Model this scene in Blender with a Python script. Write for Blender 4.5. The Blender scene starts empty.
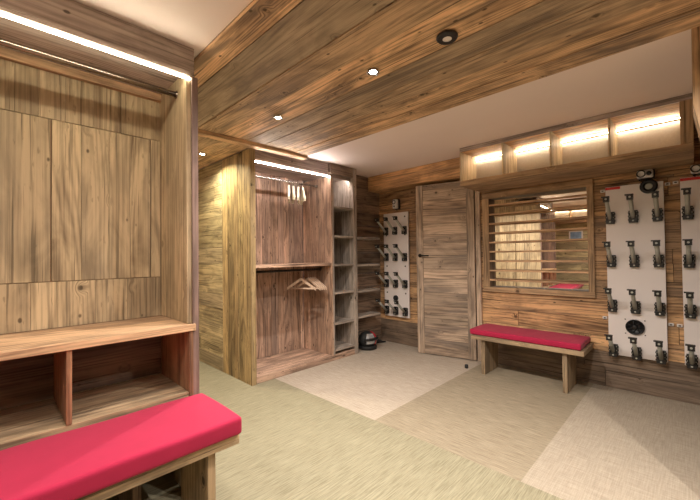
import bpy, bmesh, math, random
from mathutils import Vector, Matrix
random.seed(7)
S = bpy.context.scene
C = S.collection
R = math.radians

# ------------------------------------------------------------------ materials
def new_mat(name):
    m = bpy.data.materials.new(name); m.use_nodes = True
    nt = m.node_tree; nt.nodes.clear()
    out = nt.nodes.new('ShaderNodeOutputMaterial')
    b = nt.nodes.new('ShaderNodeBsdfPrincipled')
    nt.links.new(b.outputs[0], out.inputs[0])
    return m, nt, b

class NT:
    def __init__(s, nt): s.nt = nt
    def n(s, t, **k):
        o = s.nt.nodes.new(t)
        for a, v in k.items(): setattr(o, a, v)
        return o
    def put(s, sock, v):
        if isinstance(v, bpy.types.NodeSocket): s.nt.links.new(v, sock)
        else: sock.default_value = v
    def math(s, op, a, b=0.0, c=None, clamp=False):
        o = s.n('ShaderNodeMath', operation=op); o.use_clamp = clamp
        s.put(o.inputs[0], a); s.put(o.inputs[1], b)
        if c is not None: s.put(o.inputs[2], c)
        return o.outputs[0]
    def comb(s, x, y, z=0.0):
        o = s.n('ShaderNodeCombineXYZ')
        s.put(o.inputs[0], x); s.put(o.inputs[1], y); s.put(o.inputs[2], z)
        return o.outputs[0]
    def noise(s, vec, scale=1.0, detail=3.0, rough=.5, dist=0.0):
        o = s.n('ShaderNodeTexNoise')
        s.put(o.inputs['Vector'], vec); o.inputs['Scale'].default_value = scale
        o.inputs['Detail'].default_value = detail; o.inputs['Roughness'].default_value = rough
        o.inputs['Distortion'].default_value = dist
        return o.outputs[0]
    def mix(s, f, a, b, mode='MIX'):
        o = s.n('ShaderNodeMix', data_type='RGBA', blend_type=mode)
        s.put(o.inputs[0], f)
        for i, v in ((6, a), (7, b)):
            if isinstance(v, bpy.types.NodeSocket): s.nt.links.new(v, o.inputs[i])
            else: o.inputs[i].default_value = (*v[:3], 1)
        return o.outputs[2]
    def ramp(s, f, lo, hi, a=0.0, b=1.0):
        o = s.n('ShaderNodeMapRange', interpolation_type='SMOOTHSTEP')
        s.put(o.inputs[0], f)
        for i, v in enumerate((lo, hi, a, b)): o.inputs[i+1].default_value = v
        return o.outputs[0]

def wood(name, light, dark, alt, crack=.5, knots=.5, var=.35, rough=.62, ring=.5, pit=0.0, stain=.35):
    """light / dark grain colours, alt = second board tone; boards differ by the face attribute 'pv'."""
    des = lambda t, k: tuple(.10*(sum(t)/3) + .90*x for x in (c*k for c in t))
    light = des(light, 1.18); dark = des(dark, .62); alt = des(alt, 1.12)
    m, nt, b = new_mat(name); q = NT(nt)
    uv = q.n('ShaderNodeUVMap'); uv.uv_map = 'UVMap'
    sp = q.n('ShaderNodeSeparateXYZ'); nt.links.new(uv.outputs[0], sp.inputs[0])
    u0, v0 = sp.outputs[0], sp.outputs[1]
    # knots
    vo = q.n('ShaderNodeTexVoronoi', feature='F1'); vo.inputs['Scale'].default_value = 6.0
    nt.links.new(q.comb(q.math('MULTIPLY', u0, .8), v0), vo.inputs['Vector'])
    d = q.math('DIVIDE', vo.outputs['Distance'], 6.0)
    cs = q.n('ShaderNodeSeparateColor'); nt.links.new(vo.outputs['Color'], cs.inputs[0])
    gate = q.math('GREATER_THAN', cs.outputs[0], 1-min(.9, knots*1.15))
    size = q.math('MULTIPLY_ADD', cs.outputs[1], .012, .008)
    kn = q.math('MULTIPLY', gate, q.math('SUBTRACT', 1.0, q.ramp(q.math('DIVIDE', d, size), .55, 1.25)))
    halo = q.math('MULTIPLY', gate, q.math('SUBTRACT', 1.0, q.ramp(d, .0, .04)))
    wob = q.noise(q.comb(q.math('MULTIPLY', u0, 1.3), q.math('MULTIPLY', v0, 5)), 1, 2)
    low = q.noise(q.comb(q.math('MULTIPLY', u0, .55), q.math('MULTIPLY', v0, 5.5)), 1, 1.5, .5, .25)
    v = q.math('ADD', v0, q.math('MULTIPLY', halo, .035))
    rings = q.math('SINE', q.math('ADD', q.math('MULTIPLY', low, 62.0), q.math('MULTIPLY', q.math('ADD', v, q.math('MULTIPLY', halo, .05)), 170.0)))
    rings = q.math('POWER', q.math('MULTIPLY_ADD', rings, .5, .5), .6)
    broad = q.noise(q.comb(q.math('MULTIPLY', u0, .6), q.math('MULTIPLY', v, 20)), 1, 3, .6, .3)
    fine = q.noise(q.comb(q.math('MULTIPLY', u0, 1.6), q.math('MULTIPLY', v, 120)), 1, 4, .7)
    blot = q.noise(q.comb(q.math('MULTIPLY', u0, 2.2), q.math('MULTIPLY', v0, 6)), 1, 4, .6, .8)
    g = q.math('ADD', q.math('MULTIPLY', q.ramp(broad, .25, .75), .30), q.math('MULTIPLY', q.ramp(fine, .33, .67), .40))
    g = q.math('ADD', g, q.math('MULTIPLY', rings, .40*ring*2))
    g = q.math('ADD', g, q.math('MULTIPLY', q.math('SUBTRACT', q.ramp(blot, .35, .65), .5), .60), clamp=True)
    at = q.n('ShaderNodeAttribute'); at.attribute_name = 'pv'
    ps = q.n('ShaderNodeSeparateColor'); nt.links.new(at.outputs['Color'], ps.inputs[0])
    base = q.mix(g, dark, light)
    altc = q.mix(g, tuple(c*.5 for c in alt), alt)
    base = q.mix(ps.outputs[1], base, altc)
    br = q.math('MULTIPLY_ADD', ps.outputs[0], var*2, 1-var)
    base = q.mix(1.0, base, q.comb(br, br, br), 'MULTIPLY')
    ck = q.noise(q.comb(q.math('MULTIPLY', u0, 1.1), q.math('MULTIPLY', v, 62)), 1, 3.5, .65, .5)
    st = q.noise(q.comb(q.math('MULTIPLY', u0, .9), q.math('MULTIPLY', v0, 7)), 1, 5, .62, .6)
    sm_ = q.math('MULTIPLY', q.ramp(st, .50, .66), stain)
    gd = sum(dark)/3
    base = q.mix(sm_, base, tuple(.5*c + .5*gd for c in dark))
    ckm = q.math('MULTIPLY', q.ramp(ck, .57, .66), crack)
    dk = q.math('MAXIMUM', ckm, q.math('MULTIPLY', kn, .85))
    dk = q.math('MAXIMUM', dk, q.math('MULTIPLY', halo, .30))
    v2 = q.n('ShaderNodeTexVoronoi', feature='F1'); v2.inputs['Scale'].default_value = 13.0
    nt.links.new(q.comb(q.math('MULTIPLY', u0, .6), v0), v2.inputs['Vector'])
    c2 = q.n('ShaderNodeSeparateColor'); nt.links.new(v2.outputs['Color'], c2.inputs[0])
    sk = q.math('MULTIPLY', q.math('GREATER_THAN', c2.outputs[0], 1-.7*knots), q.math('SUBTRACT', 1.0, q.ramp(v2.outputs['Distance'], .06, .125)))
    dk = q.math('MAXIMUM', dk, q.math('MULTIPLY', sk, .8))
    if pit > 0:
        pt = q.noise(q.comb(q.math('MULTIPLY', u0, 14), q.math('MULTIPLY', v, 60)), 1, 2, .5)
        pm = q.math('MULTIPLY', q.ramp(pt, .62, .70), q.ramp(blot, .45, .6))
        dk = q.math('MAXIMUM', dk, q.math('MULTIPLY', pm, pit))
    dkc = tuple(c*.28 for c in dark)
    base = q.mix(dk, base, dkc)
    nt.links.new(base, b.inputs['Base Color'])
    b.inputs['Roughness'].default_value = rough
    b.inputs['Specular IOR Level'].default_value = .3
    bp = q.n('ShaderNodeBump'); bp.inputs['Strength'].default_value = .5; bp.inputs['Distance'].default_value = .004
    h = q.math('SUBTRACT', q.math('MULTIPLY', fine, .5), dk)
    nt.links.new(h, bp.inputs['Height']); nt.links.new(bp.outputs[0], b.inputs['Normal'])
    return m

def plain(name, col, rough=.5, metal=0.0, noise=0.0, nscale=40, bump=0.0, coat=0.0):
    m, nt, b = new_mat(name); q = NT(nt)
    b.inputs['Roughness'].default_value = rough; b.inputs['Metallic'].default_value = metal
    tc = q.n('ShaderNodeTexCoord')
    n = q.noise(tc.outputs['Object'], nscale, 3, .6)
    k = max(noise, .02)
    c = q.mix(n, tuple(x*(1-k) for x in col), tuple(min(1, x*(1+k)) for x in col))
    nt.links.new(c, b.inputs['Base Color'])
    if bump:
        bp = q.n('ShaderNodeBump'); bp.inputs['Strength'].default_value = bump; bp.inputs['Distance'].default_value = .002
        nt.links.new(n, bp.inputs['Height']); nt.links.new(bp.outputs[0], b.inputs['Normal'])
    if coat: b.inputs['Coat Weight'].default_value = coat
    return m

def emit(name, col, st):
    m = bpy.data.materials.new(name); m.use_nodes = True; nt = m.node_tree; nt.nodes.clear()
    o = nt.nodes.new('ShaderNodeOutputMaterial'); e = nt.nodes.new('ShaderNodeEmission')
    e.inputs[0].default_value = (*col, 1); e.inputs[1].default_value = st
    nt.links.new(e.outputs[0], o.inputs[0]); return m

def fabric(name, col):
    m, nt, b = new_mat(name); q = NT(nt)
    tc = q.n('ShaderNodeTexCoord')
    n = q.noise(tc.outputs['Object'], 9, 3, .6); w = q.noise(tc.outputs['Object'], 420, 2, .7)
    c = q.mix(n, tuple(x*.86 for x in col), tuple(min(1, x*1.12) for x in col))
    c = q.mix(q.math('MULTIPLY', w, .25), c, tuple(x*.5 for x in col))
    nt.links.new(c, b.inputs['Base Color']); b.inputs['Roughness'].default_value = .85
    b.inputs['Sheen Weight'].default_value = .1; b.inputs['Specular IOR Level'].default_value = .2
    bp = q.n('ShaderNodeBump'); bp.inputs['Strength'].default_value = .25; bp.inputs['Distance'].default_value = .001
    nt.links.new(w, bp.inputs['Height']); nt.links.new(bp.outputs[0], b.inputs['Normal'])
    return m

def carpet(name, base, hi, su, sv, amt):
    """woven vinyl: streaks of thread along one or both directions"""
    m, nt, b = new_mat(name); q = NT(nt)
    tc = q.n('ShaderNodeTexCoord'); sp = q.n('ShaderNodeSeparateXYZ'); nt.links.new(tc.outputs['Object'], sp.inputs[0])
    x, y = sp.outputs[0], sp.outputs[1]
    a = q.noise(q.comb(q.math('MULTIPLY', x, 7), q.math('MULTIPLY', y, 150)), 1, 3, .7)   # threads along x
    c = q.noise(q.comb(q.math('MULTIPLY', x, 150), q.math('MULTIPLY', y, 7)), 1, 3, .7)   # threads along y
    big = q.noise(tc.outputs['Object'], 2.2, 3, .6)
    t = q.math('ADD', q.math('MULTIPLY', q.ramp(a, .3, .7), su), q.math('MULTIPLY', q.ramp(c, .3, .7), sv))
    t = q.math('ADD', q.math('MULTIPLY', t, amt), q.math('MULTIPLY', big, .25), clamp=True)
    nt.links.new(q.mix(t, base, hi), b.inputs['Base Color']); b.inputs['Roughness'].default_value = .7
    b.inputs['Specular IOR Level'].default_value = .25
    bp = q.n('ShaderNodeBump'); bp.inputs['Strength'].default_value = .2; bp.inputs['Distance'].default_value = .002
    nt.links.new(t, bp.inputs['Height']); nt.links.new(bp.outputs[0], b.inputs['Normal'])
    return m

M = {}
M['near'] = wood('tan_old_spruce', (.57,.44,.265), (.33,.225,.125), (.50,.38,.23), crack=.55, knots=.55, var=.12, ring=.5, pit=.35, stain=.25)
M['nearedge'] = wood('brown_board_edge', (.30,.20,.17), (.17,.11,.09), (.26,.17,.14), crack=.4, knots=.1, var=.1)
M['header'] = wood('grey_brown_board', (.46,.37,.32), (.30,.22,.19), (.38,.30,.26), crack=.4, knots=.4, var=.12)
M['shelf'] = wood('orange_tan_board', (.62,.40,.22), (.36,.20,.10), (.52,.32,.18), crack=.35, knots=.35, var=.15)
M['redwood'] = wood('reddish_board', (.46,.24,.12), (.24,.105,.05), (.40,.20,.10), crack=.5, knots=.3, var=.15)
M['soffit'] = wood('soffit_planks', (.72,.46,.24), (.29,.165,.08), (.46,.36,.24), crack=.7, knots=.8, var=.26, ring=.45, stain=.7)
M['closet'] = wood('pitted_brown_planks', (.62,.40,.27), (.25,.14,.085), (.50,.34,.26), crack=.9, knots=.35, var=.30, pit=1.0)
M['closetside'] = wood('yellow_brown_planks', (.54,.40,.18), (.20,.125,.05), (.44,.30,.14), crack=.9, knots=.25, var=.35, pit=.9)
M['narrow'] = wood('grey_board', (.46,.37,.30), (.20,.15,.115), (.42,.37,.32), crack=.7, knots=.4, var=.25, pit=.7)
M['passage'] = wood('olive_tan_planks', (.56,.46,.25), (.31,.235,.115), (.50,.40,.24), crack=.6, knots=.8, var=.22)
M['wall'] = wood('weathered_wall_planks', (.56,.33,.15), (.22,.115,.05), (.30,.22,.16), crack=.8, knots=.75, var=.38, pit=.5, stain=.6)
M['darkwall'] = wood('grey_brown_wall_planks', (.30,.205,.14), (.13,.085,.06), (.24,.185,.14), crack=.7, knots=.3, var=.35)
M['door'] = wood('grey_door_planks', (.54,.40,.285), (.29,.20,.14), (.44,.34,.25), crack=.7, knots=.85, var=.30, ring=.6, stain=.6)
M['beam'] = wood('orange_beam', (.78,.45,.20), (.46,.24,.09), (.46,.25,.09), crack=.45, knots=.3, var=.12, ring=.35)
M['frame'] = wood('brown_frame', (.48,.31,.165), (.24,.14,.07), (.40,.27,.15), crack=.5, knots=.5, var=.18)
M['bench'] = wood('bench_oak', (.46,.32,.18), (.22,.145,.08), (.34,.25,.15), crack=.6, knots=.4, var=.25)
M['hanger'] = wood('beech', (.78,.58,.42), (.70,.50,.36), (.70,.50,.36), crack=.0, knots=0, var=.08, stain=0)
M['plaster'] = plain('pinkish_plaster', (.86,.755,.715), .9, noise=.03, nscale=3)
M['red'] = fabric('red_cloth', (.40,.017,.062))
M['bronze'] = plain('dark_bronze', (.30,.25,.22), .22, 1.0)
M['chrome'] = plain('brushed_steel', (.62,.60,.58), .25, 1.0)
M['blackmetal'] = plain('black_metal', (.02,.019,.018), .4, .6)
M['black'] = plain('black_plastic', (.012,.012,.013), .42, noise=.2)
M['rubber'] = plain('black_rubber', (.012,.012,.012), .7)
M['white'] = plain('white_laminate', (.82,.77,.76), .35, noise=.02, nscale=5)
M['tube'] = plain('grey_tube', (.42,.43,.39), .45, noise=.1)
M['whiteplastic'] = plain('white_plastic', (.75,.74,.73), .35)
M['cream'] = plain('cream_plastic', (.80,.76,.60), .5)
M['redlabel'] = plain('red_label', (.6,.03,.03), .5)
M['greypanel'] = plain('grey_felt', (.46,.42,.36), .95, noise=.12, nscale=60, bump=.3)
M['helmetred'] = plain('glossy_red', (.55,.02,.05), .18, coat=.6)
M['helmetgrey'] = plain('glossy_silver', (.55,.58,.62), .15, .6, coat=.5)
M['blue'] = plain('pale_blue_print', (.25,.38,.62), .5, noise=.7, nscale=14)
M['c_green'] = carpet('olive_woven_floor', (.175,.157,.10), (.335,.31,.215), 1, .0, .8)
M['c_mid'] = carpet('grey_beige_woven_floor', (.19,.155,.105), (.37,.315,.23), 0, 1, .8)
M['c_light'] = carpet('light_woven_floor', (.285,.235,.185), (.52,.455,.375), .2, .8, .8)
M['c_cross'] = carpet('crosshatched_woven_floor', (.25,.21,.16), (.46,.40,.32), .55, .6, .75)
M['dark'] = plain('shade_dark_plaster', (.06,.05,.04), .9)  # near-black colour that paints shade into gaps and the space beyond the door
M['led'] = emit('warm_led', (1.0, .90, .66), 15)
M['led2'] = emit('neutral_led', (1.0, .90, .84), 34)
M['ledbox'] = emit('warm_led_box', (1.0, .88, .66), 26)
M['lamp'] = emit('lamp_lens', (1.0, .9, .72), 40)
mm, nt, b = new_mat('mirror_glass'); b.inputs['Base Color'].default_value = (.9,.88,.82,1); b.inputs['Metallic'].default_value = 1; b.inputs['Roughness'].default_value = 0.0
M['mirror'] = mm

# ------------------------------------------------------------------ mesh helpers
class MB:
    def __init__(s): s.v=[]; s.f=[]; s.uv=[]; s.pv=[]; s.mi=[]; s.sm=[]
    def quad(s, pts, uvs, pv, mi=0, sm=False):
        k = len(s.v); s.v += [tuple(p) for p in pts]; s.f.append(tuple(range(k, k+len(pts))))
        s.uv.append(uvs); s.pv.append(pv); s.mi.append(mi); s.sm.append(sm)
    def board(s, a, b, L, pv=None, mi=0, alt=None):
        """axis aligned board from corner a to corner b, grain along axis L"""
        if pv is None: pv = (random.random(), random.random()**1.5 if alt is None else alt)
        ou, ov = random.random()*40, random.random()*40
        lo = [min(a[i], b[i]) for i in range(3)]; hi = [max(a[i], b[i]) for i in range(3)]
        k = len(s.v)
        for z in (lo[2], hi[2]):
            for y in (lo[1], hi[1]):
                for x in (lo[0], hi[0]): s.v.append((x, y, z))
        F = [((0,2,3,1),2),((4,5,7,6),2),((0,1,5,4),1),((2,6,7,3),1),((0,4,6,2),0),((1,3,7,5),0)]
        for f, n in F:
            uvs = []
            for i in f:
                p = s.v[k+i]
                if n == L:
                    o = [j for j in range(3) if j != L]; uvs.append((p[o[0]]*.25+ou, p[o[1]]+ov))
                else:
                    o = [j for j in range(3) if j not in (n, L)][0]
                    uvs.append((p[L]+ou, p[o]+p[n]*.7+ov))
            s.f.append(tuple(k+i for i in f)); s.uv.append(uvs); s.pv.append(pv); s.mi.append(mi); s.sm.append(False)
        return s
    def planks(s, a, b, L, W, wmin=.1, wmax=.18, gap=.002, jit=.003, D=None, lens=None, alt=None, edges=None, pvs=None):
        """fill the slab a..b with boards, grain along L, widths laid along W; depth jitter along D (sign gives the face)"""
        lo = [min(a[i], b[i]) for i in range(3)]; hi = [max(a[i], b[i]) for i in range(3)]
        w = lo[W]; i = 0
        while w < hi[W]-1e-6:
            w2 = edges[i+1] if edges else w + random.uniform(wmin, wmax)
            if hi[W]-w2 < wmin*.6: w2 = hi[W]
            w2 = min(w2, hi[W])
            l = lo[L] - (random.random()*lens if lens else 0)
            while l < hi[L]-1e-6:
                l2 = l + (random.uniform(.7, 1.3)*lens if lens else 99)
                p = list(lo); q = list(hi)
                p[W] = w+gap/2; q[W] = w2-gap/2
                p[L] = max(l, lo[L]) + (gap/2 if l > lo[L] else 0); q[L] = min(l2, hi[L]) - (gap/2 if l2 < hi[L] else 0)
                if D:
                    ax, sg = abs(D)-1, (1 if D > 0 else -1)
                    if sg > 0: q[ax] -= random.random()*jit
                    else: p[ax] += random.random()*jit
                if q[L]-p[L] > .004: s.board(p, q, L, alt=alt, pv=pvs[i] if pvs else None)
                l = l2
            w = w2; i += 1
        return s
    def tube(s, pts, r, seg=12, cap=True, pv=(.5,.5), mi=0):
        pts = [Vector(p) for p in pts]; n = len(pts)
        rr = r if isinstance(r, (list, tuple)) else [r]*n
        k = len(s.v); up = None; L = 0
        rings = []
        for i, p in enumerate(pts):
            t = (pts[min(i+1, n-1)] - pts[max(i-1, 0)]).normalized()
            if up is None:
                up = Vector((0,0,1)) if abs(t.z) < .9 else Vector((1,0,0))
            x = t.cross(up).normalized(); y = x.cross(t).normalized(); up = y
            rings.append(len(s.v))
            for j in range(seg):
                a = 2*math.pi*j/seg; q = p + x*math.cos(a)*rr[i] + y*math.sin(a)*rr[i]; s.v.append(tuple(q))
        ln = 0
        for i in range(n-1):
            l2 = ln + (pts[i+1]-pts[i]).length
            for j in range(seg):
                j2 = (j+1) % seg
                s.f.append((rings[i]+j, rings[i]+j2, rings[i+1]+j2, rings[i+1]+j))
                s.uv.append([(ln, j*r0(rr[i])/seg), (ln, (j+1)*r0(rr[i])/seg), (l2, (j+1)*r0(rr[i])/seg), (l2, j*r0(rr[i])/seg)])
                s.pv.append(pv); s.mi.append(mi); s.sm.append(True)
            ln = l2
        if cap:
            for st, rev in ((rings[0], True), (rings[-1], False)):
                f = [st+j for j in range(seg)]
                if rev: f.reverse()
                s.f.append(tuple(f)); s.uv.append([(0,0)]*seg); s.pv.append(pv); s.mi.append(mi); s.sm.append(False)
        return s
    def lathe(s, prof, center, axis='z', seg=24, pv=(.5,.5), mi=0):
        """prof: (radius, height) pairs"""
        c = Vector(center); k = len(s.v)
        def P(r, h, a):
            x, y = r*math.cos(a), r*math.sin(a)
            return c + {'z': Vector((x,y,h)), 'x': Vector((h,x,y)), 'y': Vector((y,h,x))}[axis]
        for r, h in prof:
            for j in range(seg): s.v.append(tuple(P(r, h, 2*math.pi*j/seg)))
        for i in range(len(prof)-1):
            for j in range(seg):
                j2 = (j+1) % seg
                s.f.append((k+i*seg+j, k+i*seg+j2, k+(i+1)*seg+j2, k+(i+1)*seg+j))
                s.uv.append([(j/seg,i),( (j+1)/seg,i),((j+1)/seg,i+1),(j/seg,i+1)]); s.pv.append(pv); s.mi.append(mi); s.sm.append(True)
        for i, rev in ((0, True), (len(prof)-1, False)):
            if prof[i][0] > 1e-4:
                f = [k+i*seg+j for j in range(seg)]
                if rev: f.reverse()
                s.f.append(tuple(f)); s.uv.append([(0,0)]*seg); s.pv.append(pv); s.mi.append(mi); s.sm.append(False)
        return s
    def prism(s, poly, axis, a, b, pv=(.5,.3), mi=0):
        """extrude a polygon (2-D, in the other two axes in order) along axis from a to b"""
        o = [j for j in range(3) if j != axis]; k = len(s.v); n = len(poly)
        for t in (a, b):
            for p in poly:
                q = [0,0,0]; q[axis] = t; q[o[0]] = p[0]; q[o[1]] = p[1]; s.v.append(tuple(q))
        s.f.append(tuple(range(k, k+n))); s.uv.append([(p[1], p[0]) for p in poly])
        s.f.append(tuple(reversed(range(k+n, k+2*n)))); s.uv.append([(p[1], p[0]) for p in reversed(poly)])
        for i in range(n):
            j = (i+1) % n
            s.f.append((k+i, k+n+i, k+n+j, k+j)); s.uv.append([(poly[i][1], a), (poly[i][1], b), (poly[j][1], b), (poly[j][1], a)])
        for _ in range(n+2): s.pv.append(pv); s.mi.append(mi); s.sm.append(False)
        return s
    def build(s, name, mats, parent=None, bevel=0.0, loc=None, smooth=None):
        me = bpy.data.meshes.new(name)
        off = Vector(loc) if loc is not None else Vector((0,0,0))
        if parent is not None and parent.get('_o') is not None: off = Vector(parent['_o'])
        me.from_pydata([tuple(Vector(v)-off) for v in s.v], [], s.f)
        me.uv_layers.new(name='UVMap'); me.color_attributes.new('pv', 'FLOAT_COLOR', 'CORNER')
        ul = me.uv_layers['UVMap']; at = me.color_attributes['pv']
        li = 0
        for fi, f in enumerate(s.f):
            me.polygons[fi].material_index = s.mi[fi]; me.polygons[fi].use_smooth = s.sm[fi]
            for c in range(len(f)):
                ul.data[li].uv = s.uv[fi][c]; at.data[li].color = (s.pv[fi][0], s.pv[fi][1], 0, 1); li += 1
        if not isinstance(mats, (list, tuple)): mats = [mats]
        for m in mats: me.materials.append(m)
        bm = bmesh.new(); bm.from_mesh(me); bmesh.ops.recalc_face_normals(bm, faces=bm.faces); bm.to_mesh(me); bm.free()
        o = bpy.data.objects.new(name, me); C.objects.link(o)
        if loc is not None and parent is None: o.location = loc
        if parent is not None:
            o.parent = parent
            if parent.get('_o') is not None: o['_o'] = list(parent['_o'])
        if bevel:
            md = o.modifiers.new('edge', 'BEVEL'); md.width = bevel; md.segments = 2; md.limit_method = 'ANGLE'; md.angle_limit = R(50)
        return o
def r0(r): return 6.283*r

def thing(name, loc, label, cat, group=None):
    o = bpy.data.objects.new(name, None); C.objects.link(o); o.location = loc; o.empty_display_size = .05
    o['label'] = label; o['category'] = cat; o['_o'] = list(loc)
    if group: o['group'] = group
    return o
def tag(o, label, cat, group=None):
    o['label'] = label; o['category'] = cat
    if group: o['group'] = group
    return o
def struct(o): o['kind'] = 'structure'; return o
def box(a, b, L=0, **k): return MB().board(a, b, L, **k)
def part(parent, name, a, b, L, mat, bevel=.002, **k): return box(a, b, L, **k).build(name, mat, parent, bevel)
def copy_tree(o, parent=None):
    c = o.copy(); C.objects.link(c); c.parent = parent
    for ch in list(o.children): copy_tree(ch, c)
    return c

# ------------------------------------------------------------------ camera
F = 350.29; Yw, Pt, Ro = R(44.373), R(.9155), R(-.6935)
fw = Vector((math.cos(Yw)*math.cos(Pt), math.sin(Yw)*math.cos(Pt), math.sin(Pt)))
rt = Vector((math.sin(Yw), -math.cos(Yw), 0)); up = rt.cross(fw)
rt, up = rt*math.cos(Ro)+up*math.sin(Ro), -rt*math.sin(Ro)+up*math.cos(Ro)
cam = bpy.data.cameras.new('camera'); co = bpy.data.objects.new('camera', cam); C.objects.link(co)
cam.sensor_fit = 'HORIZONTAL'; cam.sensor_width = 36; cam.lens = F/700*36; cam.clip_start = .02
mx = Matrix((rt, up, -fw)).transposed().to_4x4(); mx.translation = (0,0,1.2); co.matrix_world = mx
S.camera = co

# ------------------------------------------------------------------ room shell
XB = 3.855; YS = 3.17; CZ = 2.275; XR = -1.75; YR = -1.0
# floor: 1 m woven tiles turned against each other
fl = MB(); kinds = {}
def tilekind(i, j):
    if i < 2: return 0
    return {1: 3, 2: 1, 3: 2}.get(j, (i+j) % 2 + 1)
xs = [-1.95, -1.05, -.05, .935, 1.95, 2.95, 4.3]; ys = [-1.1, -.33, .672, 1.68, 2.72, 3.7, 5.2]
for i in range(len(xs)-1):
    for j in range(len(ys)-1):
        k = 0 if i < 3 else (3 if j <= 1 else (1 if j == 2 else (2 if j == 3 else 2)))
        if i == 3: k = 0
        fl.quad([(xs[i],ys[j],0),(xs[i+1],ys[j],0),(xs[i+1],ys[j+1],0),(xs[i],ys[j+1],0)], [(0,0)]*4, (.5,.5), k)
struct(fl.build('floor', [M['c_green'], M['c_mid'], M['c_light'], M['c_cross']]))
# white plaster ceiling over everything
struct(box((XR-.1, YR-.1, CZ), (XB+1.0, 5.2, CZ+.05)).build('ceiling', M['plaster']))
# plank soffit
s = MB(); ed = [.76,.895,1.165,1.36,1.61,1.79,1.96,2.14,2.31]
pv = [(.80,.0),(.38,.95),(.40,.45),(.86,.10),(.35,.8),(.30,.6),(.62,.2),(.75,.15)]
s.planks((.76, YR, 2.25), (2.31, 2.868, CZ-.001), 1, 0, D=-3, jit=.006, gap=.005, edges=ed, pvs=pv)
struct(s.build('ceiling_planks', M['soffit'], bevel=.002))
struct(box((.762, YR, CZ-.0008), (2.308, 2.866, CZ-.0002)).build('ceiling_shade_backing', M['dark']))  # dark sheet added so the gaps between soffit planks look shaded
s = MB(); s.planks((.73, 2.957, 2.222), (1.688, 5.0, CZ-.001), 1, 0, .13, .2, D=-3, jit=.004, gap=.003)
struct(s.build('ceiling_passage', M['soffit'], bevel=.002))
struct(box((.73, 2.872, 2.222), (2.31, 2.955, CZ-.001), 0, pv=(.75,.2)).build('trim_1', M['soffit'], bevel=.003))

# back wall with its openings: mirror recess and doorway
def holed_wall(name, x0, x1, y0, y1, z0, z1, rows, holes, mat, D=-1, pvf=None):
    s = MB(); cuts = sorted(set(rows + [z0, z1] + [h[2] for h in holes] + [h[3] for h in holes]))
    cuts = [c for c in cuts if z0 <= c <= z1]
    rowpv = {}
    for i in range(len(cuts)-1):
        a, b_ = cuts[i], cuts[i+1]; mid = (a+b_)/2
        r = max([q for q in rows+[z0] if q <= mid+1e-6]); 
        if r not in rowpv: rowpv[r] = (pvf(r) if pvf else (random.random(), random.random()))
        segs = [(y0, y1)]
        for h in holes:
            if h[2] < mid < h[3]:
                ns = []
                for p, q in segs:
                    if h[0] > p: ns.append((p, min(q, h[0])))
                    if h[1] < q: ns.append((max(p, h[1]), q))
                segs = [t for t in ns if t[1]-t[0] > .005]
        for p, q in segs:
            # board joints
            y = p
            while y < q-1e-6:
                y2 = min(q, y+random.uniform(1.0, 1.9))
                if q-y2 < .35: y2 = q
                bp = rowpv[r]; bp = (min(1, max(0, bp[0]+random.uniform(-.15,.15))), min(1, max(0, bp[1]+random.uniform(-.1,.1))))
                s.board((x0+random.random()*.004, y+.0015, a+.0015), (x1, y2-.0015, b_-.0015), 1, pv=bp)
                y = y2
    return struct(s.build(name, mat, bevel=.0015))
def backpv(z):
    if z < .30: return (random.uniform(.05,.3), random.uniform(.7,1))
    if z < .59: return (random.uniform(.7,1), random.uniform(0,.15))
    if z < .9: return (random.uniform(.55,.8), random.uniform(.05,.4))
    return (random.uniform(.25,.75), random.uniform(.0,.6))
rows = [0,.17,.31,.45,.60,.78,.95,1.10,1.22,1.38,1.53,1.66,1.83,1.96,2.09]
DOOR = (1.765, 2.44, 0, 2.05); WIN = (.69, 1.605, .84, 1.81)
holed_wall('wall_back', XB, XB+.03, YR, YS+.03, 0, CZ-.002, rows, [DOOR, WIN], M['wall'], pvf=backpv)
struct(box((XB+.031, YR, 0), (XB+.05, WIN[0], CZ-.002)).build('wall_back_core', M['dark']))
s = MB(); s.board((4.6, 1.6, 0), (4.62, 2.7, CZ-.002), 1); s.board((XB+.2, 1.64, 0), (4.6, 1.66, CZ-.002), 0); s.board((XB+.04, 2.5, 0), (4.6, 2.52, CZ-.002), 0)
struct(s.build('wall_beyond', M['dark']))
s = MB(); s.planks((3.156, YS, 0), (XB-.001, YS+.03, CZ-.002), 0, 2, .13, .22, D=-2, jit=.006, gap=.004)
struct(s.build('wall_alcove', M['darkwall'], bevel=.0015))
s = MB(); s.planks((1.69, 3.535, 0), (1.72, 5.0, 2.222), 1, 2, .13, .2, D=-1, jit=.004, gap=.003, lens=1.6)
struct(s.build('wall_passage', M['passage'], bevel=.0015))
s = MB(); s.planks((.66, 2.225, 0), (.72, 2.88, CZ-.002), 2, 1, .11, .17, D=1, jit=.002, gap=.002)
struct(s.build('wall_passage_left', M['near'], bevel=.0015))
struct(box((.66, 2.8805, 0), (.715, 5.0, CZ-.002)).build('wall_passage_plaster', M['plaster']))
struct(box((.66, 5.0, 0), (1.75, 5.05, CZ-.002)).build('wall_passage_end', M['plaster']))
s = MB(); s.planks((XR, 2.205, 0), (.69, 2.224, CZ-.002), 2, 0, .11, .17, D=-2, jit=.002)
struct(s.build('wall_left', M['near']))
s = MB(); s.planks((XR-.03, YR, 0), (XR, 2.2, CZ-.002), 1, 2, .13, .2, D=1, jit=.004, gap=.003, lens=1.8)
struct(s.build('wall_rear', M['passage']))
s = MB(); s.planks((XR, YR-.03, 0), (XB, YR, CZ-.002), 0, 2, .13, .2, D=2, jit=.004, gap=.003, lens=1.8)
struct(s.build('wall_right', M['wall']))
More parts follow.
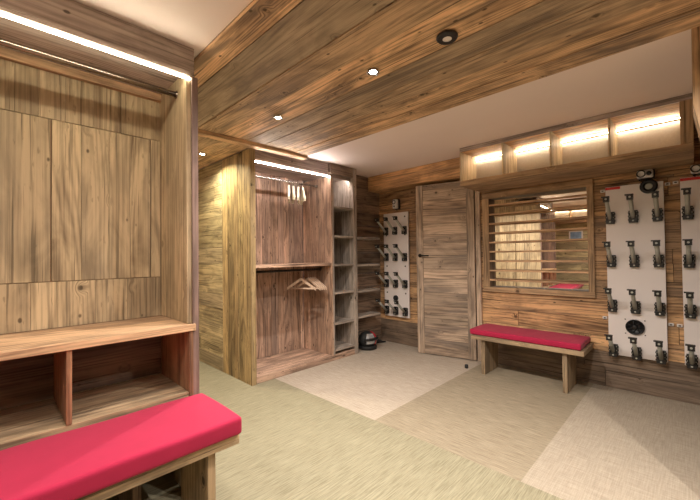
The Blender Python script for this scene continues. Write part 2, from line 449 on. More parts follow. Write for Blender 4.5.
# rustic post with the waney edge at the right, and the partition behind it
poly = [(-.016, CZ-.002), (-.014, 1.90), (-.040, 1.74), (-.050, 1.5), (-.050, 0), (-.20, 0), (-.20, CZ-.002)]
struct(MB().prism(poly, 0, 2.33, 2.52, pv=(.75,.1)).build('trim_2', M['frame'], bevel=.006))
s = MB(); s.planks((2.37, YR, 0), (2.47, -.202, CZ-.002), 1, 2, .13, .2, D=-1, jit=.004)
struct(s.build('wall_partition', M['wall']))
# orange beam along the top of the back wall
struct(box((3.61, 1.675, 2.072), (XB-.001, YS-.001, CZ-.002), 1, pv=(.6,.1)).build('trim_3', M['beam'], bevel=.004))
# door post and door head
struct(box((XB-.03, 1.70, 0), (XB-.001, 1.755, 2.07), 2, pv=(.9,.5)).build('trim_4', M['door'], bevel=.003))

# ------------------------------------------------------------------ the door, a little ajar
HX, HY = 3.838, 1.765
dr = thing('door_1', (HX, HY, 0), 'plank door', 'door'); del dr['label'], dr['category']; dr['kind'] = 'structure'
DW = .685; DH = 2.045
def dpart(name, y0, y1, z0, z1, L, mat, t0=-.04, t1=0, **k):
    o = box((HX+t0, HY+y0, z0), (HX+t1, HY+y1, z1), L, **k).build(name, mat, dr, .002); o['kind'] = 'structure'; return o
dpart('stile', 0, .085, .008, DH, 2, M['door'], pv=(.35,.6)); dpart('stile', DW-.085, DW, .008, DH, 2, M['door'], pv=(.55,.4))
s = MB(); s.planks((HX-.036, HY+.086, .008), (HX, HY+DW-.086, DH), 1, 2, .09, .19, D=-1, jit=.003, gap=.002)
o = s.build('door_panel', M['door'], dr, .0015); o['kind'] = 'structure'
h = MB(); hy = HY+DW-.045; hz = 1.19
h.lathe([(.0,0),(.022,0),(.022,-.008),(.009,-.01),(.009,-.045),(.0,-.045)], (HX-.04, hy, hz), 'x', 20)
h.tube([(HX-.083, hy+.006, hz), (HX-.083, hy-.03, hz), (HX-.082, hy-.12, hz-.002)], [.009,.009,.007], 12)
o = h.build('door_handle', M['blackmetal'], dr); o['kind'] = 'structure'
dr.rotation_euler = (0, 0, R(13.3))

# ------------------------------------------------------------------ slatted mirror window
w = thing('slatted_window', (XB, 1.15, .78), 'brown wood-framed slatted window with mirrored glass above the red bench', 'window')
yo0, yo1, zo0, zo1 = .64, 1.675, .785, 1.875; yi0, yi1, zi0, zi1 = WIN
for a, b_, L in (((yo0,zo0),(yo1,zi0),1), ((yo0,zi1),(yo1,zo1),1), ((yo0,zi0),(yi0,zi1),2), ((yi1,zi0),(yo1,zi1),2)):
    part(w, 'window_frame', (XB-.022, a[0], a[1]), (XB-.0005, b_[0], b_[1]), L, M['frame'], pv=(.6,.3))
rc = MB()   # recess lining
rc.board((XB-.0004, yi0-.012, zi0-.012), (4.03, yi1+.012, zi0-.0005), 1); rc.board((XB-.0004, yi0-.012, zi1+.0005), (4.03, yi1+.012, zi1+.012), 1)
rc.board((XB-.0004, yi0-.012, zi0), (4.03, yi0-.0005, zi1), 2); rc.board((XB-.0004, yi1+.0005, zi0), (4.03, yi1+.012, zi1), 2)
rc.build('recess_lining', M['darkwall'], w)
for i in range(9):
    z = .915+.1025*i
    part(w, 'slat', (XB-.014, yi0+.0005, z-.009), (XB+.012, yi1-.0005, z+.009), 1, M['shelf'], .0015, pv=(.85,.2))
mp = MB(); dl = R(2.1); xm = 3.95
xa, xb_ = xm+math.tan(dl)*(yi0-1.1)*-1, xm+math.tan(dl)*(yi1-1.1)*-1
mp.quad([(xa, yi0, zi0), (xb_, yi1, zi0), (xb_, yi1, zi1), (xa, yi0, zi1)], [(0,0)]*4, (.5,.5))
mp.quad([(xa+.006, yi0, zi0), (xa+.006, yi0, zi1), (xb_+.006, yi1, zi1), (xb_+.006, yi1, zi0)], [(0,0)]*4, (.5,.5))
mo = mp.build('pane', M['mirror'], w)

# ------------------------------------------------------------------ lit box shelf under the ceiling
t = thing('box_shelf', (3.31, .83, 1.885), 'long wooden box shelf under the ceiling with four lit compartments', 'shelf')
X0, X1 = 3.31, XB-.001
part(t, 'bottom_board', (X0+.022, -.02, 1.885), (X1, 1.67, 1.93), 1, M['frame'], pv=(.35,.3))
part(t, 'front_rail', (X0, -.02, 1.885), (X0+.021, 1.67, 1.937), 1, M['frame'], pv=(.55,.3))
part(t, 'top_board', (X0+.022, -.02, 2.237), (X1, 1.67, CZ-.002), 1, M['beam'], pv=(.5,.1))
part(t, 'front_rail', (X0, -.02, 2.235), (X0+.021, 1.67, CZ-.002), 1, M['header'], pv=(.5,.3))
part(t, 'end_panel', (X0, 1.655, 1.9375), (X1, 1.67, 2.2345), 2, M['near'], pv=(.8,.2))
part(t, 'end_panel', (X0, -.02, 1.9375), (X1, .046, 2.2345), 2, M['frame'], pv=(.3,.3))
dv = [1.238, .838, .433]
for y in dv: part(t, 'divider', (X0+.002, y, 1.9375), (3.67, y+.016, 2.2345), 2, M['near'], pv=(.7,.2))
ys_ = [1.655, 1.238+.016, 1.238, .838+.016, .838, .433+.016, .433, .046]
for k in range(4):
    a, b_ = ys_[2*k+1] if k < 3 else .046, ys_[2*k]
    b2 = 1.655 if k == 0 else dv[k-1]; a2 = dv[k]+.016 if k < 3 else .046
    o = MB().board((3.66, a2+.001, 1.931), (3.668, b2-.001, 2.2), 1).build('back_panel', M['greypanel'], t); o['label'] = 'grey felt back panel'
    o = MB().board((3.640, a2+.002, 2.213), (3.650, b2-.002, 2.218), 1).build('led_strip', M['ledbox'], t); o['label'] = 'glowing warm white led strip'

# ------------------------------------------------------------------ near open wardrobe
YF, YB = 1.77, 2.18
n = thing('open_wardrobe', (.05, 1.98, 0), 'tan wood open wardrobe behind the near red bench, with cubbies and a hanging rail', 'wardrobe')
XL = -.60
part(n, 'side_panel', (.695, YF+.013, 0), (.725, 2.2, 2.105), 2, M['near'], pv=(.5,.5))
part(n, 'front_edge', (.695, YF, 0), (.725, YF+.0125, 2.105), 2, M['nearedge'], pv=(.5,.5))
s = MB(); s.planks((.672, YF+.012, .875), (.694, YB, 2.13), 2, 1, .10, .2, D=-1, jit=.001, gap=.001)
s.build('side_lining', M['near'], n, .001)
part(n, 'side_panel', (XL-.03, YF, 0), (XL, 2.2, 2.105), 2, M['nearedge'])
part(n, 'header', (XL-.03, 1.815, 2.131), (.725, 1.84, CZ-.002), 0, M['header'], pv=(.5,.3))
part(n, 'top_board', (XL, YF+.010, 2.107), (.694, 1.813, 2.130), 0, M['header'], pv=(.5,.3))
part(n, 'top_board', (XL, 1.842, 2.131), (.694, 2.18, 2.15), 0, M['header'], pv=(.7,.1))
o = MB().board((XL, YF+.006, 2.088), (.69, YF+.015, 2.097), 0).build('led_strip', M['led'], n); o['label'] = 'glowing warm white led strip'
part(n, 'cleat', (XL, 2.14, 2.088), (.671, 2.168, 2.130), 0, M['shelf'], pv=(.4,.4))
s = MB(); s.board((XL, 2.184, .55), (.671, 2.2, 2.13), 2, pv=(0,1))
s.build('back_board', M['redwood'], n)
z0, z1, z2, z3 = .874, 1.094, 1.866, 2.13
for a, b_ in (((XL, z0), (.671, z1-.002)), ((XL, z2+.002), (.671, z3)), ((.623, z1), (.671, z2)), ((XL, z1), (-.216, z2))):
    MB().planks((a[0], 2.169, a[1]), (b_[0], 2.183, b_[1]), 2, 0, .09, .15, gap=.001, D=-2, jit=.0005).build('back_panel', M['near'], n, .0006)
for a, b_ in ((.197, .620), (-.213, .193)):
    MB().planks((a, 2.169, z1+.001), (b_, 2.183, z2-.001), 2, 0, .09, .15, gap=.001, D=-2, jit=.0005).build('door', M['near'], n, .0006)
MB().tube([(XL, 1.911, 2.050), (.671, 1.911, 2.050)], .0135, 16).build('hanging_rail', M['bronze'], n)
for x in (XL, .667):
    MB().lathe([(0,0),(.02,0),(.02,.004),(0,.004)], (x, 1.911, 2.050), 'x', 20).build('rail_socket', M['bronze'], n)
# cubby unit
part(n, 'shelf', (XL, YF-.012, .840), (.706, 2.168, .873), 0, M['shelf'], .003, pv=(.85,.1))
part(n, 'cubby_side', (.675, YF-.006, .492), (.694, 2.168, .839), 2, M['redwood'], pv=(.6,.2))
part(n, 'cubby_side', (XL, YF-.006, .492), (XL+.02, 2.168, .839), 2, M['redwood'])
part(n, 'cubby_divider', (.205, YF-.004, .547), (.2235, 2.168, .839), 2, M['redwood'], pv=(.75,.2))
part(n, 'cubby_divider', (-.215, YF-.004, .547), (-.197, 2.168, .839), 2, M['redwood'])
part(n, 'cubby_floor', (XL+.021, YF, .516), (.674, 2.168, .546), 0, M['bench'], pv=(.7,.3))
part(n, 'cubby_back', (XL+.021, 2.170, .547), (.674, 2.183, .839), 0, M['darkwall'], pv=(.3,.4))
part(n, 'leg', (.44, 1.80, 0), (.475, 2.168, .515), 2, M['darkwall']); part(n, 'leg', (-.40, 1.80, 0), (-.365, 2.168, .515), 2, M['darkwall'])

# ------------------------------------------------------------------ benches and cushions
def rounded_cushion(name, a, b, mat, r=.022, sag=.006):
    """soft box cushion with rolled edges"""
    bm = bmesh.new(); bmesh.ops.create_cube(bm, size=1)
    c = Vector([(a[i]+b[i])/2 for i in range(3)]); d = Vector([b[i]-a[i] for i in range(3)])
    for v in bm.verts: v.co = Vector((v.co.x*d.x, v.co.y*d.y, v.co.z*d.z))
    bmesh.ops.bevel(bm, geom=bm.edges[:], offset=r, segments=5, profile=.6, affect='EDGES')
    long = 0 if d.x > d.y else 1
    for k in range(1, 30):
        p = Vector((0,0,0)); p[long] = -d[long]/2 + d[long]*k/30; nn = Vector((0,0,0)); nn[long] = 1
        bmesh.ops.bisect_plane(bm, geom=bm.verts[:]+bm.edges[:]+bm.faces[:], plane_co=p, plane_no=nn)
    sh = 1-long
    for k in range(1, 8):
        p = Vector((0,0,0)); p[sh] = -d[sh]/2 + d[sh]*k/8; nn = Vector((0,0,0)); nn[sh] = 1
        bmesh.ops.bisect_plane(bm, geom=bm.verts[:]+bm.edges[:]+bm.faces[:], plane_co=p, plane_no=nn)
    for v in bm.verts:
        if v.co.z > 0:
            u = v.co[long]/d[long]; t_ = v.co[sh]/d[sh]
            v.co.z += sag*(math.sin(u*31+t_*3)*.25 + (1-(2*t_)**2)*.7 - .4)
    me = bpy.data.meshes.new(name); bm.to_mesh(me); bm.free()
    for p in me.polygons: p.use_smooth = True
    me.materials.append(mat)
    o = bpy.data.objects.new(name, me); C.objects.link(o); o.location = c; return o

bn = thing('bench', (-.3, 1.58, 0), 'brown wooden bench in the foreground in front of the tan open wardrobe', 'bench')
part(bn, 'bench_top', (-1.35, 1.385, .412), (.735, 1.765, .457), 0, M['bench'], .004, pv=(.6,.2))
for x in (.615, -.62, -1.3): part(bn, 'leg', (x, 1.43, 0), (x+.036, 1.72, .411), 2, M['bench'], .003, pv=(.65,.3))
c = rounded_cushion('cushion', (-1.33, 1.357, .461), (.735, 1.757, .535), M['red'], r=.018)
tag(c, 'long red cloth cushion on the bench in the foreground', 'cushion')

bf = thing('bench', (3.6, 1.14, 0), 'small brown wooden bench against the back wall below the slatted window', 'bench')
part(bf, 'bench_top', (3.40, .655, .343), (3.80, 1.625, .385), 1, M['bench'], .004, pv=(.45,.4))
for y in (.785, 1.498): part(bf, 'leg', (3.43, y, 0), (3.76, y+.036, .342), 2, M['bench'], .003, pv=(.3,.5))
c = rounded_cushion('cushion', (3.40, .675, .388), (3.80, 1.64, .443), M['red'], r=.018)
tag(c, 'small dark red cushion on the bench below the slatted window', 'cushion')

# ------------------------------------------------------------------ middle wardrobe
YC = 2.96; YCB = 3.485
k = thing('open_wardrobe', (2.4, 3.2, 0), 'tall brown plank wardrobe beside the passage, with hangers and a column of narrow shelves', 'wardrobe')
s = MB(); s.planks((1.69, YC+.003, 0), (1.712, 3.534, 2.222), 2, 1, .07, .15, D=-1, jit=.004, gap=.004)
s.build('side_panel', M['closetside'], k, .0015)
part(k, 'front_edge', (1.69, YC-.012, 0), (1.742, YC+.002, 2.222), 2, M['closetside'], .002, pv=(.25,.8))
s = MB(); s.planks((1.714, YC+.003, .061), (1.742, YCB, 2.12), 2, 1, .09, .15, D=1, jit=.002); s.build('side_lining', M['closet'], k, .001)
def vplanks(name, a, b, W, mat, D, alt=None, w0=.07, w1=.14):
    s = MB(); s.planks(a, b, 2, W, w0, w1, D=D, jit=.003, gap=.003, alt=alt); return s.build(name, mat, k, .001)
vplanks('back_panel', (1.743, YCB, .061), (2.722, YCB+.02, 1.0895), 0, M['closet'], -2)
vplanks('back_panel', (1.743, YCB, 1.119), (2.722, YCB+.02, 2.15), 0, M['closet'], -2)
vplanks('back_panel', (2.765, YCB, .061), (3.092, YCB+.02, 2.15), 0, M['narrow'], -2, alt=.8)
vplanks('divider', (2.7235, YC, .061), (2.744, YCB-.001, 2.118), 1, M['closet'], -1, w0=.09, w1=.17)
part(k, 'divider_board', (2.7445, YC-.001, .061), (2.764, YCB-.001, 2.118), 2, M['narrow'], pv=(.5,.6))
part(k, 'side_panel', (3.093, YC, 0), (3.153, YCB+.02, CZ-.004), 2, M['narrow'], .003, pv=(.6,.5))
part(k, 'header', (1.743, YC+.045, 2.12), (3.092, YC+.07, CZ-.004), 0, M['header'], .002, pv=(.4,.4))
part(k, 'header', (1.692, YC+.005, 2.2225), (1.742, YC+.07, CZ-.004), 0, M['header'], .002, pv=(.4,.4))
part(k, 'header', (2.724, YC, 2.15), (3.092, YC+.0445, CZ-.004), 0, M['darkwall'], .002, pv=(.6,.6))
part(k, 'top_board', (1.743, YC+.071, 2.15), (3.092, YCB, 2.17), 0, M['header'], pv=(.7,.2))
o = MB().board((1.745, YC+.008, 2.106), (2.722, YC+.017, 2.115), 0).build('led_strip', M['led2'], k); o['label'] = 'glowing white led strip'
part(k, 'led_ledge', (1.743, YC+.012, 2.126), (2.7235, YC+.0445, 2.15), 0, M['header'], .001)
o = MB().board((2.78, YC+.075, 2.136), (3.08, YC+.087, 2.146), 0).build('led_strip', M['led2'], k); o['label'] = 'short glowing led strip over the narrow shelves'
part(k, 'shelf', (1.743, YC+.002, 1.090), (2.7225, YCB-.001, 1.118), 0, M['closet'], .002, pv=(.75,.2))
part(k, 'bottom_board', (1.743, YC+.02, .03), (3.092, YCB-.001, .060), 0, M['closet'], .002, pv=(.65,.3))
part(k, 'plinth', (1.743, YC, 0), (3.092, YC+.019, .062), 0, M['closet'], .002, pv=(.4,.4))
for z in (1.768, 1.426, 1.09, .765, .41, ):
    part(k, 'narrow_shelf', (2.765, YC+.004, z-.012), (3.092, YCB-.001, z+.012), 0, M['narrow'], .002, pv=(.6,.5))
part(k, 'narrow_shelf', (2.765, YC+.004, .095), (3.092, YCB-.001, .117), 0, M['narrow'], .002, pv=(.6,.5))
RY = 3.15; RU = 3.205; RZ = 2.032
MB().tube([(1.743, RU, RZ), (2.722, RU, RZ)], .0105, 14).build('hanging_rail', M['chrome'], k)
MB().tube([(1.743, RY, 1.045), (2.722, RY, 1.045)], .0125, 14).build('hanging_rail', M['blackmetal'], k)
for z in (RZ, 1.045):
    MB().lathe([(0,0),(.02,0),(.02,.004),(0,.004)], (2.7185, RU if z > 1.5 else RY, z), 'x', 20).build('rail_socket', M['bronze'], k)

# hangers
def hanger(mat, wd=.40, thick=.012, dip=.10, loc=(0,0,0), name='clothes_hanger', neck=.10):
    """hanger in its own YZ plane, hook at the origin (rail centre)"""
    root = thing(name, loc, 'x', 'hanger'); root['_o'] = (0,0,0)
    s = MB(); up_, lo_ = [], []
    for i in range(-8, 9):
        y = i/8*wd/2; z = -neck - dip*(abs(i)/8)**1.02
        up_.append((y, z+.015)); lo_.append((y, z-.017))
    s.prism(up_ + lo_[::-1], 0, -thick/2, thick/2, pv=(.6,.2))
    s.build('shoulders', mat, root, .003)
    b_ = MB(); b_.tube([(0, -wd/2+.02, -neck-dip+.004), (0, wd/2-.02, -neck-dip+.004)], .008, 8, pv=(.5,.2)); b_.build('trouser_bar', mat, root)
    h = MB(); pts = [(0, 0, -.08), (0, 0, -.045)]
    for i in range(0, 11):
        a = -90 + i*25; pts.append((0, .017*math.cos(R(a))*1.0, -.003 + .019*math.sin(R(a)) - .0))
    pts = [(0,0,-neck+.005),(0,0,-.03)] + [(0, .0165*math.cos(R(a)), .0165*math.sin(R(a))) for a in range(-80, 185, 20)]
    h.tube(pts, .0022, 6).build('hook', M['chrome'], root)
    for ch in root.children:
        if '_o' in ch: del ch['_o']
    del root['_o']
    return root
hw = hanger(M['hanger'], wd=.38, dip=.11, loc=(2.42, RY, 1.0435))
hc = hanger(M['cream'], wd=.30, thick=.024, neck=.05, dip=.15, loc=(2.43, RU, RZ-.002))
low = [(2.43, 18, 'wooden hanger turned to face the room, leftmost on the lower rail'),
       (2.535, 4, 'wooden hanger second from the left on the lower rail'),
       (2.565, 4, 'wooden hanger third from the left on the lower rail'),
       (2.595, 4, 'wooden hanger second from the right on the lower rail'),
       (2.625, 4, 'wooden hanger rightmost on the lower rail')]
for i, (x, a, lb) in enumerate(low):
    o = hw if i == 0 else copy_tree(hw)
    o.location = (x, RY, 1.0435); o.rotation_euler = (0, 0, R(a)); o['label'] = lb; o['group'] = 'wooden hangers on the lower rail'
upp = [(2.315, -36, 'cream hanger leftmost on the upper chrome rail of the tall wardrobe'), (2.375, -33, 'cream hanger second from the left on the upper chrome rail'),
       (2.445, -38, 'cream hanger second from the right on the upper chrome rail'), (2.51, -30, 'cream hanger rightmost on the upper chrome rail of the tall wardrobe')]
for i, (x, a, lb) in enumerate(upp):
    o = hc if i == 0 else copy_tree(hc)
    o.location = (x, RU, RZ-.002); o.rotation_euler = (0, 0, R(a)); o['label'] = lb; o['group'] = 'cream hangers on the upper rail'

# ------------------------------------------------------------------ alcove shelves and helmet
for z, lb in ((1.419, 'topmost of the four grey boards in the alcove beside the wardrobe'), (1.075, 'second grey board from the top in the alcove'),
              (.745, 'third grey board from the top in the alcove'), (.425, 'lowest grey board in the alcove above the helmet')):
    o = box((3.156, 2.985, z-.012), (3.62, YS-.001, z+.012), 0, pv=(.7,.6)).build('wall_shelf', M['narrow'], bevel=.002)
    tag(o, lb, 'shelf', 'boards in the alcove')
he = thing('ski_helmet', (3.40, 3.03, 0), 'glossy red and silver ski helmet on the floor of the alcove', 'helmet')
def shell(a0, a1, r, sc=(1,1,1), cz=.115, top=R(88), bot=R(-38), off=0):
    s = MB(); N, K = 20, 12; c = Vector((3.40, 3.03, cz)); 
    P = lambda a, e: c + Vector((math.cos(a)*math.cos(e)*r*sc[0], math.sin(a)*math.cos(e)*r*sc[1], math.sin(e)*r*sc[2]))
    for i in range(N):
        for j in range(K):
            a, b_ = a0+(a1-a0)*i/N, a0+(a1-a0)*(i+1)/N; e, f = bot+(top-bot)*j/K, bot+(top-bot)*(j+1)/K
            s.quad([P(a,e), P(b_,e), P(b_,f), P(a,f)], [(0,0)]*4, (.5,.5), 0, True)
    return s
shell(0, 2*math.pi, .112, (1.15,1,.98)).build('shell', M['rubber'], he)
shell(R(-140), R(-82), .1135, (1.15,1,.98), top=R(50), bot=R(-20)).build('visor', M['helmetgrey'], he)['label'] = 'silver reflecting visor'
shell(R(-78), R(30), .115, (1.15,1,.98), top=R(70)).build('side_stripe', M['helmetred'], he)['label'] = 'glossy red side'
MB().lathe([(.09,0),(.118,0),(.12,.03),(.112,.045)], (3.40,3.03,.0), 'z', 28).build('rim', M['rubber'], he)
MB().tube([(3.40+.115*math.cos(R(a))*1.18, 3.03+.118*math.sin(R(a)), .135) for a in range(-150, -20, 10)], .018, 10).build('goggles', M['black'], he)
bg = MB().tube([(3.62,3.10,.10), (3.68,3.09,.03), (3.76,3.07,.012), (3.80,3.05,.010)], [.03,.03,.014,.008], 10).build('boot_strap', M['rubber'])
tag(bg, 'black rubber strap lying on the floor in the corner of the alcove', 'strap')

# ------------------------------------------------------------------ boot drying racks
def peg_mesh():
    r = {}
    # at the origin: base plate centre on the board face, wall normal is -X
    b_ = MB()
    b_.board((-.012, -.030, -.055), (0, .030, .05), 2)
    b_.board((-.034, -.030, -.050), (-.012, -.019, .045), 2); b_.board((-.034, .019, -.050), (-.012, .030, .045), 2)
    b_.board((-.040, -.028, -.054), (-.012, .028, -.020), 2)
    for y in (-.032, .030):
        for z in (-.03, 0.0, .03): b_.board((-.022, y-.003, z-.006), (-.004, y+.005, z+.006), 2)
    b_.lathe([(.007,-.043),(.007,-.038)], (0,0,-.038), 'x', 10, mi=1)
    for y, z in ((-.024, .0), (.024, .0), (-.024, .035), (.024, .035)): b_.lathe([(.0035,-.037),(.0035,-.033)], (0, y, z), 'x', 8, mi=1)
    c_ = MB(); d = Vector((-.19, 0, .165)).normalized(); p = Vector((-.02, 0, -.02)) + d*.245
    c_.board((p.x-.020, -.0205, p.z-.022), (p.x+.016, .0205, p.z+.020), 2)
    c_.board((p.x-.024, -.023, p.z+.014), (p.x+.004, .032, p.z+.024), 1)
    c_.lathe([(.008,-.021),(.008,-.024)], (p.x, 0, p.z), 'x', 10, mi=1)
    t_ = MB(); t_.tube([Vector((-.018,0,-.022)), p], .0150, 14)
    return b_, t_, c_
B_, T_, C_ = peg_mesh()
proto = {}
def peg(parent, y, z, xf):
    if not proto:
        proto['tube'] = T_.build('holder_tube', M['tube']); proto['base'] = B_.build('clamp', [M['black'], M['tube']], bevel=.001); proto['cap'] = C_.build('cap', [M['black'], M['tube']])
        for v in proto.values(): C.objects.unlink(v)
    o = Vector(parent['_o'])
    tb = proto['tube'].copy(); C.objects.link(tb); tb.parent = parent; tb.location = Vector((xf, y, z)) - o
    for kk in ('base', 'cap'):
        c = proto[kk].copy(); C.objects.link(c); c.parent = tb
def screw(mb, xf, y, z, r=.006): mb.lathe([(r,0),(r,-.004),(r*.6,-.006)], (xf, y, z), 'x', 10)
def fan(parent, xf, y, z, r):
    f = MB(); f.lathe([(0,-.004),(r*.86,-.004),(r*.9,-.016),(r,-.014),(r,0)], (xf, y, z), 'x', 28)
    for i in range(7):
        a = 2*math.pi*i/7; f.tube([(xf-.012, y+r*.18*math.cos(a), z+r*.18*math.sin(a)), (xf-.012, y+r*.85*math.cos(a+.5), z+r*.85*math.sin(a+.5))], .0035, 6)
    f.lathe([(r*.28,-.006),(r*.28,-.02),(r*.1,-.022)], (xf, y, z), 'x', 16)
    f.build('fan_vent', M['black'], parent)
def rack(y0, y1, z0, z1, cols, rws, label, fanpos=None, ring=None, lab=None, dots=False):
    r = thing('boot_dryer_rack', (3.835, (y0+y1)/2, z0), label, 'boot rack', 'boot drying racks on the back wall')
    part(r, 'board', (3.813, y0, z0), (3.835, y1, z1), 2, M['white'], .0015)
    part(r, 'wall_batten', (3.836, y0+.04, z0+.2), (3.8545, y0+.08, z1-.2), 2, M['blackmetal'], 0); part(r, 'wall_batten', (3.836, y1-.08, z0+.2), (3.8545, y1-.04, z1-.2), 2, M['blackmetal'], 0)
    for z in rws:
        for y in cols: peg(r, y, z, 3.813)
    if fanpos: fan(r, 3.8128, *fanpos)
    if ring:
        s = MB(); y, z, rad, th = ring
        s.tube([(3.790, y+rad*math.cos(R(a)), z+rad*math.sin(R(a))) for a in range(0, 361, 15)], th, 12, cap=False)
        s.lathe([(rad*.7,.022),(rad*.7,.004),(rad*.5,-.002)], (3.79, y, z), 'x', 20, mi=1)
        s.build('hose_outlet', [M['black'], M['tube']], r)
    if lab:
        MB().board((3.8115, lab[0], z1-.026), (3.8128, lab[1], z1-.004), 1).build('red_label', M['redlabel'], r)['label'] = 'red printed label strip'
    if dots:
        for z in (z1-.30, z0+.32, z0+.68, z1-.06):
            for y in (y0+.05, y1-.05):
                s = MB(); screw(s, 3.813, y, z, .010); s.build('plug', M['black'], r)
    else:
        if fanpos:
            for sy in (-1, 1):
                for sz in (-1, 1):
                    s = MB(); screw(s, 3.813, fanpos[0]+sy*.065, fanpos[1]+sz*.06, .005); s.build('screw', M['black'], r)
        return r
rz = [1.505, 1.127, .737, .350]
rack(.160, .546, .307, 1.777, (.512,.355,.20), rz, 'white boot drying board with twelve holders right of the slatted window', (.362,.565,.064), (.250,1.742,.042,.017), (.44,.545))
rack(-.33, .062, .307, 1.782, (.022,-.134,-.29), rz, 'white boot drying board with a red label, half cut off at the right edge', (-.14,.565,.064), None, (-.055,.061))
rack(2.662, 3.068, .37, 1.770, (2.712,2.866,3.02), (1.53,1.175,.818,.455), 'white boot drying board on the wall left of the plank door', (2.872,.62,.038), None, None, True)

# control boxes above the racks
def control_box(y, z, w_, h_, label, horizontal=True):
    r = thing('control_box', (3.8, y, z), label, 'timer box', 'white timer boxes above the boot racks')
    part(r, 'back_plate', (3.822, y-w_/2-.008, z-h_/2-.006), (3.8545, y+w_/2-.01, z+h_/2+.004), 1, M['black'], .004)
    part(r, 'case', (3.775, y-w_/2, z-h_/2), (3.8215, y+w_/2, z+h_/2), 1, M['whiteplastic'], .012)
    if horizontal:
        d1, d2 = (y+w_*.22, z, h_*.40), (y-w_*.26, z, h_*.26)
    else: d1, d2 = (y, z+h_*.18, w_*.33), (y, z-h_*.27, w_*.12)
    MB().lathe([(d1[2],0),(d1[2],-.008),(d1[2]*.8,-.012),(d1[2]*.75,-.006),(0.0,-.006)], (3.775, d1[0], d1[1]), 'x', 26).build('dial', M['whiteplastic'], r)
    MB().tube([(3.7635, d1[0]+d1[2]*math.cos(R(a)), d1[1]+d1[2]*math.sin(R(a))) for a in range(0, 361, 15)], .0045, 8, cap=False).build('dial_ring', M['black'], r)
    MB().lathe([(d2[2],0),(d2[2],-.010),(d2[2]*.5,-.014)], (3.775, d2[0], d2[1]), 'x', 18).build('knob', M['black'], r)
    s = MB(); s.tube([(3.80, y+w_*.3, z-h_/2-.002), (3.80, y+w_*.36, z-h_/2-.014), (3.825, y+w_*.2, z-h_/2-.022)], .004, 8) if horizontal else s.tube([(3.83, y, z-h_/2-.002), (3.835, y, z-h_/2-.03)], .004, 8)
    s.build('cable', M['rubber'], r)
    return r
control_box(.272, 1.848, .105, .066, 'white timer box with a round dial above the middle boot drying board')
control_box(-.052, 1.835, .105, .066, 'white timer box cut off at the right edge above the last boot board')
control_box(2.852, 1.887, .07, .125, 'upright white timer box above the boot board left of the door', False)
# small wall sockets
def socket(y, z, label):
    r = thing('cable_clip', (3.84, y, z), label, 'clip', 'small white clips beside the boot racks')
    part(r, 'plate', (3.842, y-.017, z-.012), (3.8585, y+.017, z+.012), 1, M['whiteplastic'], .003)
    MB().board((3.838, y-.007, z-.005), (3.8425, y+.007, z+.004), 1).build('slot', M['black'], r)
socket(.570, 1.752, 'white wall clip at the upper left corner of the middle boot board')
socket(.137, 1.752, 'upper white wall clip just right of the middle boot board')
socket(.088, 1.757, 'upper white wall clip just left of the last boot board')
socket(.575, .616, 'white wall clip at the lower left of the middle boot board')
socket(.137, .610, 'lower white wall clip just right of the middle boot board')
socket(.086, .608, 'lower white wall clip just left of the last boot board')

# ------------------------------------------------------------------ door stop
ds = MB().lathe([(.0,0),(.017,0),(.019,.004),(.018,.034),(.012,.038),(0,.038)], (3.503, 1.73, 0), 'z', 20).build('door_stop', M['rubber'])
tag(ds, 'small black rubber door stop on the floor in front of the door', 'door stop')

# ------------------------------------------------------------------ ceiling lamps
def downlight(x, y, z, label, power, spread=150, col=(1.0,.91,.82)):
    r = thing('ceiling_spotlight', (x, y, z), label, 'spotlight', 'small recessed ceiling spotlights')
    MB().lathe([(.022,-.0005),(.036,-.0005),(.037,-.005),(.030,-.007),(.023,-.002)], (x,y,z), 'z', 28).build('ring', M['chrome'], r)
    MB().lathe([(0,-.001),(.022,-.001),(.018,-.006),(0,-.008)], (x,y,z), 'z', 20).build('lens', M['lamp'], r)
    for a in (0, 180):
        MB().board((x+.034*math.cos(R(a))-.004, y-.004, z-.010), (x+.034*math.cos(R(a))+.004, y+.004, z-.0005), 2).build('clip', M['black'], r)
    L = bpy.data.lights.new('spot_lamp', 'AREA'); L.shape = 'DISK'; L.size = .045; L.energy = power; L.color = col; L.spread = R(spread)
    lo = bpy.data.objects.new('spot_lamp', L); C.objects.link(lo); lo.parent = r; lo.location = (0,0,-.012)
    return r
PW = 11.0
downlight(1.519, 1.285, 2.249, 'lit ceiling spotlight nearest the middle of the plank soffit', PW)
downlight(1.505, 2.214, 2.249, 'lit ceiling spotlight on the soffit near the tall wardrobe', PW)
downlight(1.445, 3.43, 2.221, 'lit ceiling spotlight over the passage left of the tall wardrobe', PW*.5, col=(1.0,.88,.60))
downlight(1.519, .36, 2.249, 'added unseen ceiling spotlight on the plank soffit, brightening the room', PW)  # unseen lamp added to raise the brightness
downlight(1.519, -.55, 2.249, 'added unseen ceiling spotlight by the right wall, brightening the room', PW)  # also added out of view for extra light
for x, y in ((-.7,.9),(-.7,-.3),(.25,.15),(.3,1.1)):  # more unseen lamps, added only to lift the light level
    downlight(x, y, CZ-.001, 'added unseen ceiling spotlight on the white ceiling behind the camera, brightening the room', PW*.30)
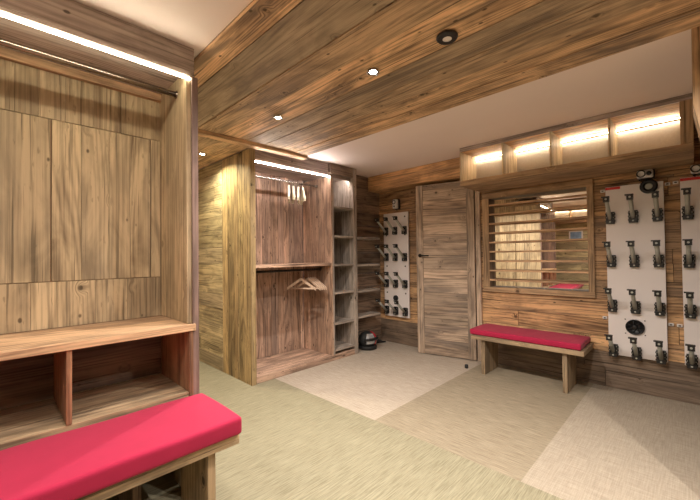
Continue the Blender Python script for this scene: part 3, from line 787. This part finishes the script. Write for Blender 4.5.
r = thing('ceiling_sensor', (1.528, .824, 2.25), 'black ringed round ceiling sensor with a pale centre on the soffit', 'sensor')
MB().lathe([(.030,-.0005),(.050,-.0005),(.051,-.008),(.044,-.016),(.032,-.014)], (1.528,.824,2.249), 'z', 32).build('ring', M['black'], r)
MB().lathe([(0,-.002),(.031,-.002),(.028,-.012),(.012,-.017),(0,-.018)], (1.528,.824,2.249), 'z', 28).build('lens', M['whiteplastic'], r)

# ------------------------------------------------------------------ what the mirror shows behind the camera
rb = thing('box_shelf', (XR+.2, 1.2, 1.95), 'lit box shelf high on the rear wall, seen only in the mirror', 'shelf')
part(rb, 'body', (XR+.001, .3, 1.90), (XR+.35, 2.15, 1.93), 1, M['shelf']); part(rb, 'top_board', (XR+.001, .3, 2.22), (XR+.35, 2.15, 2.25), 1, M['shelf'])
for y in (.3, .95, 1.6, 2.13): part(rb, 'divider', (XR+.001, y, 1.931), (XR+.34, y+.02, 2.219), 2, M['shelf'])
MB().board((XR+.08, .33, 1.932), (XR+.09, 2.12, 2.19), 1).build('back_panel', M['greypanel'], rb)
MB().board((XR+.10, .33, 2.20), (XR+.115, 2.12, 2.216), 1).build('led_strip', M['ledbox'], rb)
pc = thing('picture', (XR+.01, 1.55, 1.5), 'small blue picture on the rear wall, seen only in the mirror', 'picture')
part(pc, 'frame', (XR+.001, 1.40, 1.48), (XR+.015, 1.68, 1.72), 1, M['white']); MB().board((XR+.0151, 1.43, 1.51), (XR+.018, 1.65, 1.69), 1).build('print', M['blue'], pc)

for o in bpy.data.objects:
    if '_o' in o: del o['_o']

# ------------------------------------------------------------------ world and view
wd = bpy.data.worlds.new('world'); S.world = wd; wd.use_nodes = True
wd.node_tree.nodes['Background'].inputs[0].default_value = (.02,.02,.02,1)
S.view_settings.view_transform = 'Standard'; S.view_settings.look = 'None'; S.view_settings.gamma = 1
S.view_settings.use_curve_mapping = False; S.view_settings.exposure = 1.27
S.cycles.max_bounces = 8; S.cycles.diffuse_bounces = 8; S.cycles.glossy_bounces = 4
S.cycles.use_denoising = True; S.cycles.sample_clamp_indirect = 6
